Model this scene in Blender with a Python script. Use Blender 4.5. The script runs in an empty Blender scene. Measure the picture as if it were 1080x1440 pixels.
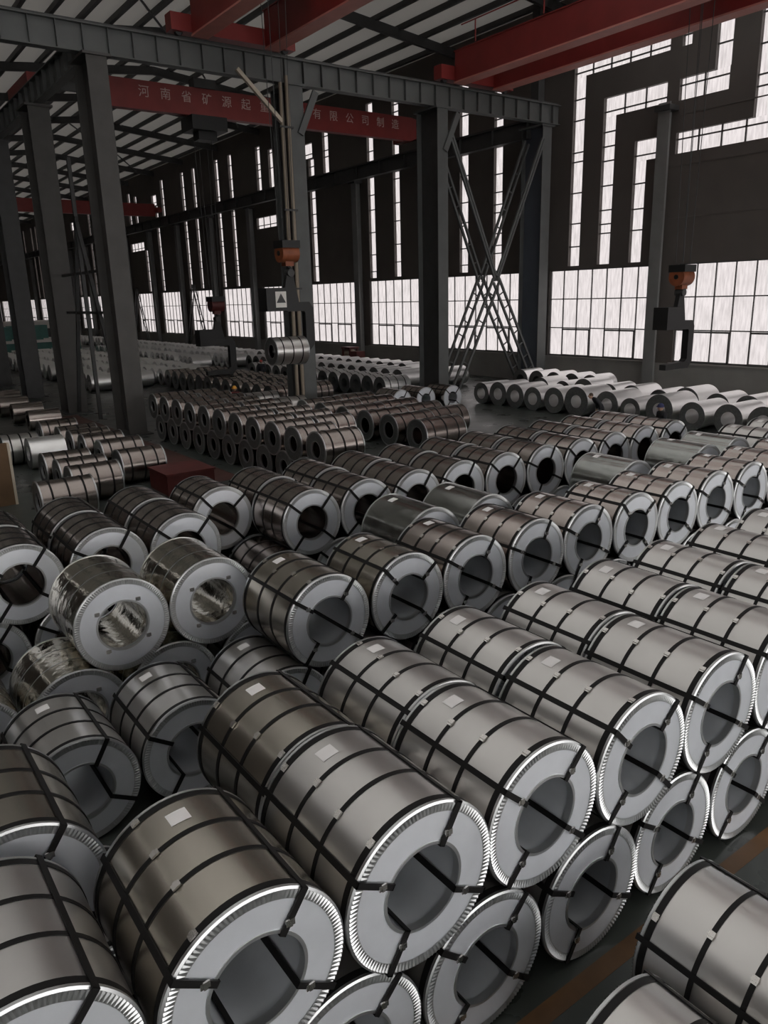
import bpy, math, random
from mathutils import Matrix, Vector
random.seed(7)
SC = bpy.context.scene
COL = SC.collection
PI = math.pi

# ------------------------------------------------------------------ camera
CAM_H = 5.56
YAW, PITCH, ROLL = 0.945924, 0.273273, -0.0268042
def cam_axes():
    f = Vector((-math.sin(YAW) * math.cos(PITCH), math.cos(YAW) * math.cos(PITCH), -math.sin(PITCH)))
    r = Vector((math.cos(YAW), math.sin(YAW), 0)); u = r.cross(f)
    r2 = r * math.cos(ROLL) + u * math.sin(ROLL); u2 = -r * math.sin(ROLL) + u * math.cos(ROLL)
    return r2, u2, f
cr, cu, cf = cam_axes()
cam_d = bpy.data.cameras.new('camera'); cam = bpy.data.objects.new('camera', cam_d); COL.objects.link(cam)
cam_d.sensor_fit = 'VERTICAL'; cam_d.sensor_height = 36.0; cam_d.sensor_width = 27.0
cam_d.lens = 1079.07 / 1440 * 36.0
cam_d.clip_start = 0.05; cam_d.clip_end = 900
m = Matrix((cr, cu, -cf)).transposed().to_4x4(); m.translation = Vector((0, 0, CAM_H)); cam.matrix_world = m
SC.camera = cam

# ------------------------------------------------------------------ world, exposure
SKY_STRENGTH = 3.4
w = bpy.data.worlds.new('overcast_sky'); SC.world = w; w.use_nodes = True
bg = w.node_tree.nodes['Background']
bg.inputs['Color'].default_value = (1.0, 0.975, 0.965, 1); bg.inputs['Strength'].default_value = SKY_STRENGTH
vs = SC.view_settings
vs.view_transform = 'Standard'; vs.look = 'None'; vs.exposure = 0.25; vs.gamma = 1.0; vs.use_curve_mapping = False
SC.cycles.use_denoising = True
SC.cycles.max_bounces = 8; SC.cycles.diffuse_bounces = 4; SC.cycles.glossy_bounces = 5
SC.cycles.transparent_max_bounces = 12; SC.cycles.sample_clamp_indirect = 6.0
SC.cycles.caustics_reflective = False; SC.cycles.caustics_refractive = False

# ------------------------------------------------------------------ materials
MATS = {}
def mat(name, col, rough=0.5, metal=0.0, noise=0.0, scale=8.0, bump=0.0, bscale=30.0, stretch=(1, 1, 1), rvar=0.0, coat=0.0):
    if name in MATS: return MATS[name]
    M = bpy.data.materials.new(name); M.use_nodes = True; nt = M.node_tree; N = nt.nodes; L = nt.links
    b = N['Principled BSDF']
    b.inputs['Base Color'].default_value = (*col, 1); b.inputs['Roughness'].default_value = rough; b.inputs['Metallic'].default_value = metal
    if coat: b.inputs['Coat Weight'].default_value = coat; b.inputs['Coat Roughness'].default_value = 0.06
    if noise or bump or rvar:
        tc = N.new('ShaderNodeTexCoord'); mp = N.new('ShaderNodeMapping'); mp.inputs['Scale'].default_value = stretch
        oi = N.new('ShaderNodeObjectInfo'); ad = N.new('ShaderNodeVectorMath'); ad.operation = 'ADD'
        mu = N.new('ShaderNodeVectorMath'); mu.operation = 'SCALE'; mu.inputs['Scale'].default_value = 37.0
        cb = N.new('ShaderNodeCombineXYZ'); L.new(oi.outputs['Random'], cb.inputs[0]); L.new(oi.outputs['Random'], cb.inputs[1])
        L.new(cb.outputs[0], mu.inputs[0]); L.new(tc.outputs['Object'], ad.inputs[0]); L.new(mu.outputs[0], ad.inputs[1]); L.new(ad.outputs[0], mp.inputs['Vector'])
        nz = N.new('ShaderNodeTexNoise'); nz.inputs['Scale'].default_value = scale; nz.inputs['Detail'].default_value = 5; L.new(mp.outputs[0], nz.inputs['Vector'])
        if noise:
            mr = N.new('ShaderNodeMapRange'); mr.inputs['From Min'].default_value = .25; mr.inputs['From Max'].default_value = .75
            mr.inputs['To Min'].default_value = 1 - noise; mr.inputs['To Max'].default_value = 1 + noise; L.new(nz.outputs['Fac'], mr.inputs['Value'])
            hs = N.new('ShaderNodeHueSaturation'); hs.inputs['Color'].default_value = (*col, 1); L.new(mr.outputs[0], hs.inputs['Value']); L.new(hs.outputs[0], b.inputs['Base Color'])
        if rvar:
            m2 = N.new('ShaderNodeMapRange'); m2.inputs['From Min'].default_value = .3; m2.inputs['From Max'].default_value = .7
            m2.inputs['To Min'].default_value = max(.03, rough - rvar); m2.inputs['To Max'].default_value = rough + rvar; L.new(nz.outputs['Fac'], m2.inputs['Value']); L.new(m2.outputs[0], b.inputs['Roughness'])
        if bump:
            n2 = N.new('ShaderNodeTexNoise'); n2.inputs['Scale'].default_value = bscale; n2.inputs['Detail'].default_value = 4; L.new(mp.outputs[0], n2.inputs['Vector'])
            bp = N.new('ShaderNodeBump'); bp.inputs['Strength'].default_value = bump; bp.inputs['Distance'].default_value = .02
            L.new(n2.outputs['Fac'], bp.inputs['Height']); L.new(bp.outputs[0], b.inputs['Normal'])
    MATS[name] = M; return M

def sheet_mat(name, col, trans):
    """thin translucent roofing or frosted pane"""
    M = bpy.data.materials.new(name); M.use_nodes = True; nt = M.node_tree; N = nt.nodes; L = nt.links
    N.remove(N['Principled BSDF']); out = N['Material Output']
    d = N.new('ShaderNodeBsdfDiffuse'); d.inputs['Color'].default_value = (*col, 1)
    t = N.new('ShaderNodeBsdfTranslucent'); t.inputs['Color'].default_value = (*col, 1)
    mx = N.new('ShaderNodeMixShader'); mx.inputs[0].default_value = trans
    L.new(d.outputs[0], mx.inputs[1]); L.new(t.outputs[0], mx.inputs[2]); L.new(mx.outputs[0], out.inputs['Surface'])
    MATS[name] = M; return M

def pane_mat(name):
    M = bpy.data.materials.new(name); M.use_nodes = True; nt = M.node_tree; N = nt.nodes; L = nt.links
    N.remove(N['Principled BSDF']); out = N['Material Output']
    tc = N.new('ShaderNodeTexCoord'); oi = N.new('ShaderNodeObjectInfo')
    mp = N.new('ShaderNodeMapping'); mp.inputs['Scale'].default_value = (1.6, 1, .22)
    cb = N.new('ShaderNodeCombineXYZ'); mm = N.new('ShaderNodeMath'); mm.operation = 'MULTIPLY'; mm.inputs[1].default_value = 61
    L.new(oi.outputs['Random'], mm.inputs[0]); L.new(mm.outputs[0], cb.inputs[0]); L.new(mm.outputs[0], cb.inputs[2])
    ad = N.new('ShaderNodeVectorMath'); ad.operation = 'ADD'; L.new(tc.outputs['Object'], ad.inputs[0]); L.new(cb.outputs[0], ad.inputs[1]); L.new(ad.outputs[0], mp.inputs[0])
    nz = N.new('ShaderNodeTexNoise'); nz.inputs['Scale'].default_value = 5; nz.inputs['Detail'].default_value = 6; L.new(mp.outputs[0], nz.inputs['Vector'])
    cr_ = N.new('ShaderNodeValToRGB'); cr_.color_ramp.elements[0].position = .28; cr_.color_ramp.elements[0].color = (.43, .418, .418, 1)
    cr_.color_ramp.elements[1].position = .62; cr_.color_ramp.elements[1].color = (.512, .498, .499, 1); L.new(nz.outputs['Fac'], cr_.inputs[0])
    t = N.new('ShaderNodeBsdfTransparent'); L.new(cr_.outputs[0], t.inputs[0])
    g = N.new('ShaderNodeBsdfGlossy'); g.inputs['Roughness'].default_value = .15; g.inputs['Color'].default_value = (.3, .3, .3, 1)
    mx = N.new('ShaderNodeMixShader'); mx.inputs[0].default_value = .08
    L.new(t.outputs[0], mx.inputs[1]); L.new(g.outputs[0], mx.inputs[2]); L.new(mx.outputs[0], out.inputs['Surface'])
    MATS[name] = M; return M

GALV = mat('galvanised_sheet', (.585, .57, .55), .30, .92, .05, 1.6, .006, 5)
GALVO = mat('olive_galvanised_sheet', (.43, .40, .345), .25, .95, .06, 1.2)
GALV2 = mat('brownish_sheet', (.44, .39, .36), .22, 1.0, .06, 1.2)  # darker wrap; dim reflections of wall and roof put into the colour too
GALV3 = mat('brown_sheet', (.36, .315, .29), .24, 1.0)  # still darker brown base, without noise
COVER = mat('end_cover_sheet', (.80, .825, .865), .42, .65, .05, 3.5, .05, 6)
RING = mat('crimped_ring', (.54, .55, .55), .37, .95)
BORE = mat('bore_steel', (.58, .605, .63), .42, .5, .08, 3)
WRAP = mat('plain_wrap_sheet', (.36, .37, .35), .2, 1.0, .1, 3, .15, 5, rvar=.05)
FILM = mat('clear_film_wrap', (.60, .565, .49), .13, 1.0, .1, 4, .5, 7, rvar=.06)
BARE = mat('bare_bright_steel', (.96, .96, .95), .38, 1.0, .03, 3)
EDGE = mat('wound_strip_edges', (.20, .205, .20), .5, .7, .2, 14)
STRAP = mat('black_strap', (.006, .0055, .0055), .5)
STRAP.node_tree.nodes['Principled BSDF'].inputs['Specular IOR Level'].default_value = .25
BUCK = mat('steel_buckle', (.62, .60, .57), .25, 1.0)
PAPER = mat('paper_label', (.88, .86, .85), .7)
FLOOR = mat('floor_paint', (.055, .062, .056), .32, 0, .35, .8, .03, 20, rvar=.08)
STRIPE = mat('orange_line', (.12, .06, .022), .5, 0, .6, 1.5)
REDFLOOR = mat('worn_red_floor', (.10, .045, .038), .5, 0, .3, 1)
WALLU = mat('wall_cladding_dark', (.125, .11, .10), .65, 0, .12, .6)
WALLL = mat('wall_plinth_render', (.30, .288, .272), .8, 0, .12, .8)
FRAME = mat('window_frame_grey', (.10, .098, .095), .6)
POST = mat('painted_post_grey', (.24, .24, .235), .5, 0, .1, 1.5)
STEEL = mat('painted_steel_grey', (.105, .11, .107), .5, 0, .12, 1.5)
STEELD = mat('painted_steel_dark', (.05, .05, .05), .55, 0, .15, 2)
STEELB = mat('painted_steel_blue_grey', (.10, .115, .14), .5, 0, .1, 1)
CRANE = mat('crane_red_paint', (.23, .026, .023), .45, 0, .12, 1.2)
CRANEP = mat('crane_red_lit_flange', (.62, .24, .20), .5, 0, .1, 1.5)  # same red paint, with the lit underside put into a lighter colour
LETTER = mat('faded_lettering', (.58, .42, .38), .6)
WHITEP = mat('sign_white_paint', (.75, .72, .68), .6)
BEIGE = mat('beige_pipe_paint', (.28, .23, .175), .6)
ORANGE = mat('hook_orange_paint', (.26, .075, .03), .5, 0, .3, 3)
COLM = mat('column_brown_grey', (.07, .066, .062), .6, 0, .15, 1.5)
BLACKM = mat('hook_black_steel', (.012, .012, .012), .5)
TIMBER = mat('timber_bearer', (.13, .09, .06), .8, 0, .3, 6)
GREENM = mat('machine_green', (.05, .17, .15), .5, 0, .15, 2)
REDM = mat('machine_red', (.11, .024, .022), .5, 0, .2, 3)
BROWNB = mat('brown_board', (.13, .075, .035), .7, 0, .2, 2)
CREAM = mat('cream_edge', (.55, .48, .38), .6)
SKIN = mat('skin', (.45, .28, .20), .6)
HAIR = mat('hair_brown', (.07, .04, .025), .7)
CLOTHD = mat('dark_workwear', (.018, .018, .022), .85, 0, .2, 6)
CLOTHN = mat('navy_cap', (.03, .035, .10), .8)
CLOTHR = mat('maroon_workwear', (.14, .025, .025), .85, 0, .2, 6)
HELMY = mat('yellow_helmet', (.75, .36, .05), .35)
HELMR = mat('red_helmet', (.45, .05, .04), .35)
PANE = pane_mat('sky_dimming_glass')  # grey tint holds down the sky; streaks stand in for trees outside
ROOF_FILL = sheet_mat('added_roof_fill_sheet', (.70, .70, .69), .26)  # light-passing sheet added over the near bay to brighten coil tops
ROOFS = sheet_mat('roof_sheet', (.60, .58, .54), .035)

# ------------------------------------------------------------------ mesh helpers
def mesh(name, V, F, mats, smooth=False, fm=None):
    me = bpy.data.meshes.new(name); me.from_pydata(V, [], F)
    for x in (mats if isinstance(mats, (list, tuple)) else [mats]): me.materials.append(x)
    if fm: me.polygons.foreach_set('material_index', fm)
    if smooth is True: me.polygons.foreach_set('use_smooth', [True] * len(F))
    elif smooth: me.polygons.foreach_set('use_smooth', smooth)
    me.update(); return me
def link(name, me, parent=None, loc=(0, 0, 0), rot=(0, 0, 0)):
    o = bpy.data.objects.new(name, me); COL.objects.link(o); o.location = loc; o.rotation_euler = rot
    if parent is not None: o.parent = parent
    return o
def tag(o, label, cat, group=None):
    o['label'] = label; o['category'] = cat
    if group: o['group'] = group
    return o
def struct(o): o['kind'] = 'structure'; return o
class MB:
    def __init__(s): s.V = []; s.F = []; s.S = []
    def add(s, V, F, sm=False):
        n = len(s.V); s.V += [tuple(v) for v in V]; s.F += [tuple(i + n for i in f) for f in F]; s.S += [sm] * len(F); return s
    def box(s, x0, x1, y0, y1, z0, z1):
        V = [(x0, y0, z0), (x1, y0, z0), (x1, y1, z0), (x0, y1, z0), (x0, y0, z1), (x1, y0, z1), (x1, y1, z1), (x0, y1, z1)]
        return s.add(V, [(3, 2, 1, 0), (4, 5, 6, 7), (0, 1, 5, 4), (1, 2, 6, 5), (2, 3, 7, 6), (3, 0, 4, 7)])
    def bar(s, a, b, wx, wy, up=(0, 0, 1)):
        a = Vector(a); b = Vector(b); d = (b - a).normalized(); u = Vector(up)
        if abs(d.dot(u)) > .98: u = Vector((1, 0, 0))
        sx = d.cross(u).normalized() * wx / 2; sy = sx.cross(d).normalized() * wy / 2
        V = [p + q for p in (a, b) for q in (-sx - sy, sx - sy, sx + sy, -sx + sy)]
        return s.add(V, [(0, 1, 2, 3), (7, 6, 5, 4), (0, 4, 5, 1), (1, 5, 6, 2), (2, 6, 7, 3), (3, 7, 4, 0)])
    def tube(s, a, b, r, n=10, r2=None):
        a = Vector(a); b = Vector(b); d = (b - a).normalized(); u = Vector((0, 0, 1)) if abs(d.z) < .9 else Vector((1, 0, 0))
        p = d.cross(u).normalized(); q = p.cross(d); r2 = r if r2 is None else r2
        V = [c + (p * math.cos(t) + q * math.sin(t)) * rr for c, rr in ((a, r), (b, r2)) for t in [2 * PI * i / n for i in range(n)]]
        s.add(V, [(i, (i + 1) % n, n + (i + 1) % n, n + i) for i in range(n)], True)
        return s.add(V, [tuple(range(n - 1, -1, -1)), tuple(range(n, 2 * n))])
    def strip(s, p0, p1, n=64, sm=True, a0=0, a1=2 * PI):
        """revolve a profile segment (x,r)->(x,r) about X"""
        full = abs(a1 - a0 - 2 * PI) < 1e-6; k = n if full else n + 1
        V = [(x, r * math.cos(a0 + (a1 - a0) * i / n), r * math.sin(a0 + (a1 - a0) * i / n)) for x, r in (p0, p1) for i in range(k)]
        return s.add(V, [(i, (i + 1) % k, k + (i + 1) % k, k + i) for i in range(n)], sm)
    def prism(s, pts, y0, y1):
        """polygon in XZ extruded along Y"""
        n = len(pts); V = [(x, y0, z) for x, z in pts] + [(x, y1, z) for x, z in pts]
        s.add(V, [tuple(range(n)), tuple(range(2 * n - 1, n - 1, -1))]); return s.add(V, [(i, n + i, n + (i + 1) % n, (i + 1) % n) for i in range(n)])
    def me(s, name, m): return mesh(name, s.V, s.F, m, s.S)
    def obj(s, name, m, parent=None, loc=(0, 0, 0), rot=(0, 0, 0)): return link(name, s.me(name, m), parent, loc, rot)
def empty(name, loc=(0, 0, 0), rot=(0, 0, 0)): return link(name, None, None, loc, rot)
def B(*a): return MB().box(*a)

# ------------------------------------------------------------------ setting
WY = 38.0                       # inner face of the glazed long wall
XW0, XW1 = -236.0, 14.0
ROOF_W = 21.2
struct(B(XW0, 30, -40, WY + .6, -.3, 0).obj('floor', FLOOR))
struct(B(-3.30, -3.14, -6, 26, 0, .004).obj('trim_1', STRIPE))
struct(B(-42, -22.5, 9.0, 10.6, 0, .004).obj('trim_2', REDFLOOR))
def window_fields():
    """openings of the long wall: (x0, x1, z0, z1, kind)"""
    W = []
    lefts = [-6.6 - 9.3 * 0, -15.95, -25.3, -34.3, -44.5] + [-44.5 - 9.4 * k for k in range(1, 20)]
    lefts = [2.75] + lefts
    for i, l in enumerate(lefts): W.append((l, l + (7.75 if l == -44.5 else 7.5), 1.69, 6.86, 'big'))
    return W
OPEN = window_fields()
C = CAM_H
def strip(x0, x1, z0, z1): OPEN.append((x0, x1, z0 + C, z1 + C, 'strip'))
# fret of narrow glazing above the right hand bays
strip(-32.9, -32.05, 1.5, 11.72); strip(-32.9, -26.68, 11.72, 12.6)
strip(-30.72, -29.85, 1.5, 9.3); strip(-30.72, -26.7, 9.3, 10.3)
strip(-28.53, -27.72, 1.5, 6.72); strip(-28.53, -26.7, 6.72, 7.76)
strip(-26.0, -23.28, 9.25, 10.28); strip(-24.1, -23.25, 10.28, 14.5)
strip(-26.0, -25.46, 11.72, 12.4)
strip(-26.0, -21.0, 6.75, 7.76); strip(-21.9, -21.0, 7.76, 14.5); strip(-21.0, -18.0, 6.75, 7.76)
strip(-15.0, -14.1, 1.5, 11.7); strip(-12.6, -11.7, 1.5, 9.3)
# bays beyond the corner column
for k in range(0, 16):
    o = -9.4 * k
    pat = k % 4
    if pat in (0, 1):
        strip(-42.75 + o - (1.55 if k else 0), -41.88 + o - (1.55 if k else 0), 1.5, 9.1); strip(-39.42 + o - (1.55 if k else 0), -38.6 + o - (1.55 if k else 0), 1.5, 9.1)
        q = -1.55 if k else 0
        strip(-42.75 + o + q, -41.88 + o + q, 10.25, 14.4); strip(-39.42 + o + q, -38.6 + o + q, 10.25, 14.4)
    elif pat == 2:
        strip(-62.6 + 9.4 * 2 + o, -61.68 + 9.4 * 2 + o, 1.5, 9.1); strip(-62.6 + 18.8 + o, -61.7 + 18.8 + o, 10.35, 11.7); strip(-63.55 + 18.8 + o, -61.9 + 18.8 + o, 11.8, 13.0)
        strip(-60.2 + 18.8 + o, -59.3 + 18.8 + o, 10.25, 14.4)
    else:
        strip(-73.0 + 28.2 + o, -67.8 + 28.2 + o, 6.8, 7.82); strip(-72.4 + 28.2 + o, -71.5 + 28.2 + o, 10.3, 14.2)
        strip(-69.9 + 28.2 + o, -69.0 + 28.2 + o, 10.3, 13.6); strip(-67.6 + 28.2 + o, -66.7 + 28.2 + o, 1.5, 6.7)
def wall_with_holes(name, x0, x1, z0, z1, y0, y1, holes, m):
    xs = sorted({x0, x1} | {v for h in holes for v in h[:2] if x0 < v < x1}); zs = sorted({z0, z1} | {v for h in holes for v in h[2:4] if z0 < v < z1})
    nx, nz = len(xs) - 1, len(zs) - 1
    solid = [[not any(h[0] < (xs[i] + xs[i + 1]) / 2 < h[1] and h[2] < (zs[j] + zs[j + 1]) / 2 < h[3] for h in holes) for j in range(nz)] for i in range(nx)]
    b = MB(); S = lambda i, j: 0 <= i < nx and 0 <= j < nz and solid[i][j]
    for i in range(nx):
        for j in range(nz):
            if not solid[i][j]: continue
            a, c, d, e = xs[i], xs[i + 1], zs[j], zs[j + 1]
            b.add([(a, y0, d), (c, y0, d), (c, y0, e), (a, y0, e)], [(0, 1, 2, 3)]); b.add([(a, y1, d), (c, y1, d), (c, y1, e), (a, y1, e)], [(3, 2, 1, 0)])
            for di, dj, q in ((-1, 0, [(a, d), (a, e)]), (1, 0, [(c, e), (c, d)]), (0, -1, [(c, d), (a, d)]), (0, 1, [(a, e), (c, e)])):
                if not S(i + di, j + dj):
                    (xa, za), (xb, zb) = q; b.add([(xa, y0, za), (xb, y0, zb), (xb, y1, zb), (xa, y1, za)], [(0, 1, 2, 3)])
    return struct(b.obj(name, m))
wall_with_holes('wall_back', XW0, XW1, 1.62, ROOF_W + 1.2, WY, WY + .25, OPEN, WALLU)
struct(B(XW0, XW1, WY - .04, WY + .3, 0, 1.62).obj('wall_back_plinth', WALLL))
# horizontal cladding joints on the upper wall: one lap rail per joint
for k, z in enumerate((C + 3.6, C + 6.15, C + 8.55)):
    for (a, b_) in ((-26.6, -14),):
        struct(B(a, b_, WY - .03, WY, z, z + .06).obj('trim_%d' % (10 + k), WALLU))
# glazing
_pane_cache = {}
def pane_mesh(w_, h_):
    k = (round(w_, 2), round(h_, 2))
    if k not in _pane_cache: _pane_cache[k] = B(-w_ / 2, w_ / 2, -.004, .004, -h_ / 2, h_ / 2).me('pane', PANE)
    return _pane_cache[k]
_bar_cache = {}
def bar_mesh(w_, d_, h_, m):
    k = (round(w_, 2), round(d_, 2), round(h_, 2), m.name)
    if k not in _bar_cache: _bar_cache[k] = B(-w_ / 2, w_ / 2, -d_ / 2, d_ / 2, -h_ / 2, h_ / 2).me('glazing_bar', m)
    return _bar_cache[k]
def big_window(n, x0, x1, z0, z1):
    e = struct(empty('window_%d' % n, (0, 0, 0))); y = WY + .12; W = x1 - x0; H = z1 - z0
    link('frame_rail', bar_mesh(W, .1, .09, FRAME), e, ((x0 + x1) / 2, y, z0 + .045)); link('frame_rail', bar_mesh(W, .1, .06, FRAME), e, ((x0 + x1) / 2, y, z1 - .03))
    for x in (x0 + .03, x1 - .03): link('frame_stile', bar_mesh(.06, .1, H, FRAME), e, (x, y, (z0 + z1) / 2))
    pw = W / 7; zr = [z0, z0 + H * .333, z0 + H * .667, z1]
    for z in zr[1:3]: link('transom', bar_mesh(W, .07, .06, FRAME), e, ((x0 + x1) / 2, y - .01, z))
    for i in range(1, 7):
        link('mullion', bar_mesh(.05, .07, H, FRAME), e, (x0 + i * pw, y - .005, (z0 + z1) / 2))
    for i in range(7):
        for j in range(3): link('pane', pane_mesh(pw, H / 3), e, (x0 + (i + .5) * pw, y, (zr[j] + zr[j + 1]) / 2))
    for a in (1, 4):      # opening lights, two panes wide with a heavier frame
        s = link('opening_light', bar_mesh(pw * 2, .06, .09, FRAME), e, (x0 + (a + 1) * pw, y - .05, zr[1] - .09))
        link('sash_rail', bar_mesh(pw * 2, .06, .09, FRAME), s, (0, 0, -(zr[1] - zr[0]) + .16))
        for sx in (-1, 1): link('sash_stile', bar_mesh(.07, .06, zr[1] - zr[0] - .1, FRAME), s, (sx * (pw - .035), 0, -(zr[1] - zr[0]) / 2 + .06))
    link('sill', bar_mesh(W + .3, .2, .08, WALLL), e, ((x0 + x1) / 2, WY - .06, z0 - .05))
def strip_window(n, x0, x1, z0, z1):
    e = struct(empty('window_%d' % n)); y = WY + .12; W = x1 - x0; H = z1 - z0; rr = random.Random(int(x0 * 10) + int(z0 * 7))
    cut = [z0]; cx = [x0]
    if H >= W:
        z = z0
        while z < z1 - .5:
            z += rr.choice((.5, .75, 1.1, 1.3, 1.3, 1.7)); cut.append(min(z, z1))
        if cut[-1] < z1: cut.append(z1)
        cx.append(x1)
    else:
        cut = [z0, z0 + H * .28, z1] if rr.random() < .6 else [z0, z0 + H * .68, z1]
        k = max(1, round(W / 1.25)); cx = [x0 + W * i / k for i in range(k + 1)]
    for j in range(len(cut) - 1):
        for i in range(len(cx) - 1):
            link('pane', pane_mesh(cx[i + 1] - cx[i], cut[j + 1] - cut[j]), e, ((cx[i] + cx[i + 1]) / 2, y, (cut[j] + cut[j + 1]) / 2))
    for z in cut[1:-1]: link('transom', bar_mesh(W, .07, .07, FRAME), e, ((x0 + x1) / 2, y, z))
    for x in cx[1:-1]: link('mullion', bar_mesh(.07, .07, H, FRAME), e, (x, y, (z0 + z1) / 2))
for n, (x0, x1, z0, z1, kd) in enumerate(OPEN):
    (big_window if kd == 'big' else strip_window)(n + 1, x0, x1, z0, z1)

struct(B(XW0, XW1 + 4, -17.0, -16.7, 0, ROOF_W + .3).obj('wall_left_blocker', WALLU))  # unseen wall, added to keep light off the left side
struct(B(XW0 - .3, XW0, -17.0, WY + .3, 0, ROOF_W + 1.6).obj('wall_far', WALLU))
struct(B(XW1 + 4, XW1 + 4.3, -17.0, WY + .3, 9.5, ROOF_W + 1.6).obj('wall_right_blocker', WALLU))  # unseen upper wall, added to cut light on cranes and roof
# roof: translucent pale sheet over purlins and rafters
RIDGE_Y, RIDGE_Z = 24.4, 22.6
def roof_z(y):
    return ROOF_W + (RIDGE_Z - ROOF_W) * (1 - abs(y - RIDGE_Y) / (WY - RIDGE_Y)) if y > 10.8 else ROOF_W + (RIDGE_Z - ROOF_W) * (1 - abs(y + 2.8) / 13.6)
b = MB(); fill = MB()
ROOF_BAYS = [(XW0, -29.0, 0)] + [(-29.0, XW1 + 4, 1)]  # unseen near bay is made translucent as an added light source
for (ya, yb) in ((WY + .3, RIDGE_Y), (RIDGE_Y, 10.8), (10.8, -2.8), (-2.8, -16.4)):
    za, zb = roof_z(ya) if ya > -16.4 else ROOF_W, roof_z(yb) if yb >= -16.4 else ROOF_W
    for (xa, xb, rl) in ROOF_BAYS:
        (fill if rl else b).add([(xa, ya, za + .3), (xb, ya, za + .3), (xb, yb, zb + .3), (xa, yb, zb + .3)], [(0, 1, 2, 3)])
ceil = struct(b.obj('ceiling', ROOFS))
fill.obj('roof_fill', ROOF_FILL, ceil)
for k in range(28):
    y = 37.2 - 1.9 * k
    B(XW0, XW1, y - .12, y + .12, roof_z(y) - .02, roof_z(y) + .27).obj('purlin', STEELD, ceil)
for k in range(26):
    x = 3.8 - 9.4 * k
    b = MB()
    for (ya, yb) in ((WY, RIDGE_Y), (RIDGE_Y, 10.8), (10.8, -2.8), (-2.8, -16.4)): b.bar((x, ya, roof_z(ya) - .25), (x, yb, roof_z(yb) - .25), .25, .55)
    b.obj('rafter', STEELD, ceil)
for k in range(12):      # roof bracing rods between rafters
    x = -34 + 9.4 * (k % 3) if k < 6 else -43.4 - 9.4 * (k - 6)
    y = 16 + 7 * (k % 3)
    MB().bar((x, y, roof_z(y) - .3), (x - 9.4, y + 6, roof_z(y + 6) - .3), .1, .1).obj('bracing_rod', STEELD, ceil)

# ------------------------------------------------------------------ columns and runway beams
RX = -33.7
RB0, RB1 = 9.38 + C, 10.42 + C
ORD = ['first', 'second', 'third', 'fourth', 'fifth', 'sixth', 'seventh', 'eighth', 'ninth', 'tenth', 'eleventh', 'twelfth', 'thirteenth', 'fourteenth', 'fifteenth', 'sixteenth', 'seventeenth', 'eighteenth', 'nineteenth', 'twentieth'] + ['twenty-' + s for s in ('first', 'second', 'third', 'fourth', 'fifth', 'sixth', 'seventh', 'eighth', 'ninth')] + ['thirtieth'] + ['thirty-' + s for s in ('first', 'second', 'third', 'fourth', 'fifth', 'sixth', 'seventh', 'eighth', 'ninth')] + ['fortieth'] + ['forty-' + s for s in ('first', 'second', 'third', 'fourth', 'fifth', 'sixth', 'seventh', 'eighth', 'ninth')] + ['fiftieth']
def h_column(x, y, h, wd, dp, label, m=STEEL, web=None, ext=None, group=None):
    e = tag(empty('steel_column', (x, y, 0)), label, 'column', group)
    B(dp / 2 - .05, dp / 2, -wd / 2, wd / 2, .05, h).obj('flange', m, e); B(-dp / 2, -dp / 2 + .05, -wd / 2, wd / 2, .05, h).obj('flange', m, e)
    B(-dp / 2 + .05, dp / 2 - .05, -.05, .05, .05, h).obj('web', web or (STEELD if m is STEEL else m), e)  # shade on the recessed web is put into a darker paint
    B(-dp / 2 - .2, dp / 2 + .2, -wd / 2 - .2, wd / 2 + .2, 0, .05).obj('base_plate', STEELD, e)
    B(-dp / 2 - .1, dp / 2 + .1, -wd / 2 - .15, wd / 2 + .15, h, h + .1).obj('cap_plate', m, e)
    if ext: B(-.3, .3, -.25, .25, h + .1, ext).obj('roof_post', STEELD, e)
    return e
for i, (y, lab) in enumerate(((10.9, 'massive grey column at the left end of the near runway beam'), (19.75, 'grey column behind the hanging coil, with beige pipes'), (28.45, 'slim lit column left of the ladder bracing'))):
    c = h_column(RX - .5, y, RB0 - .1, (.8, .7, .7)[i], 1.75, lab, COLM if i == 0 else STEEL)
    if i:
        MB().bar((.94, .1, RB0 - 2.1), (.94, 1.0, RB0 - .25), .12, .3).obj('knee_brace', STEEL, c)
    if i == 0: B(.6, .75, -.2, .25, 1.2, 2.6).obj('switch_box', STEEL, c)
h_column(RX - .85, 36.75, RB0 - .1, .75, 1.7, 'blue grey corner column against the glazed wall', STEEL, ext=ROOF_W, web=STEELB)
h_column(RX - .5, 2.05, RB0 - .1, .75, 1.2, 'grey column outside the left of the view')
for i in range(1, 6):
    h_column(-33.9 - 9.6 * i, 10.9, RB0 - .1, 1.0, 1.6, '%s dark column from the massive one, receding down the left' % ORD[i - 1], COLM if i == 1 else STEELD, ext=ROOF_W if i > 3 else None)
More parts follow.
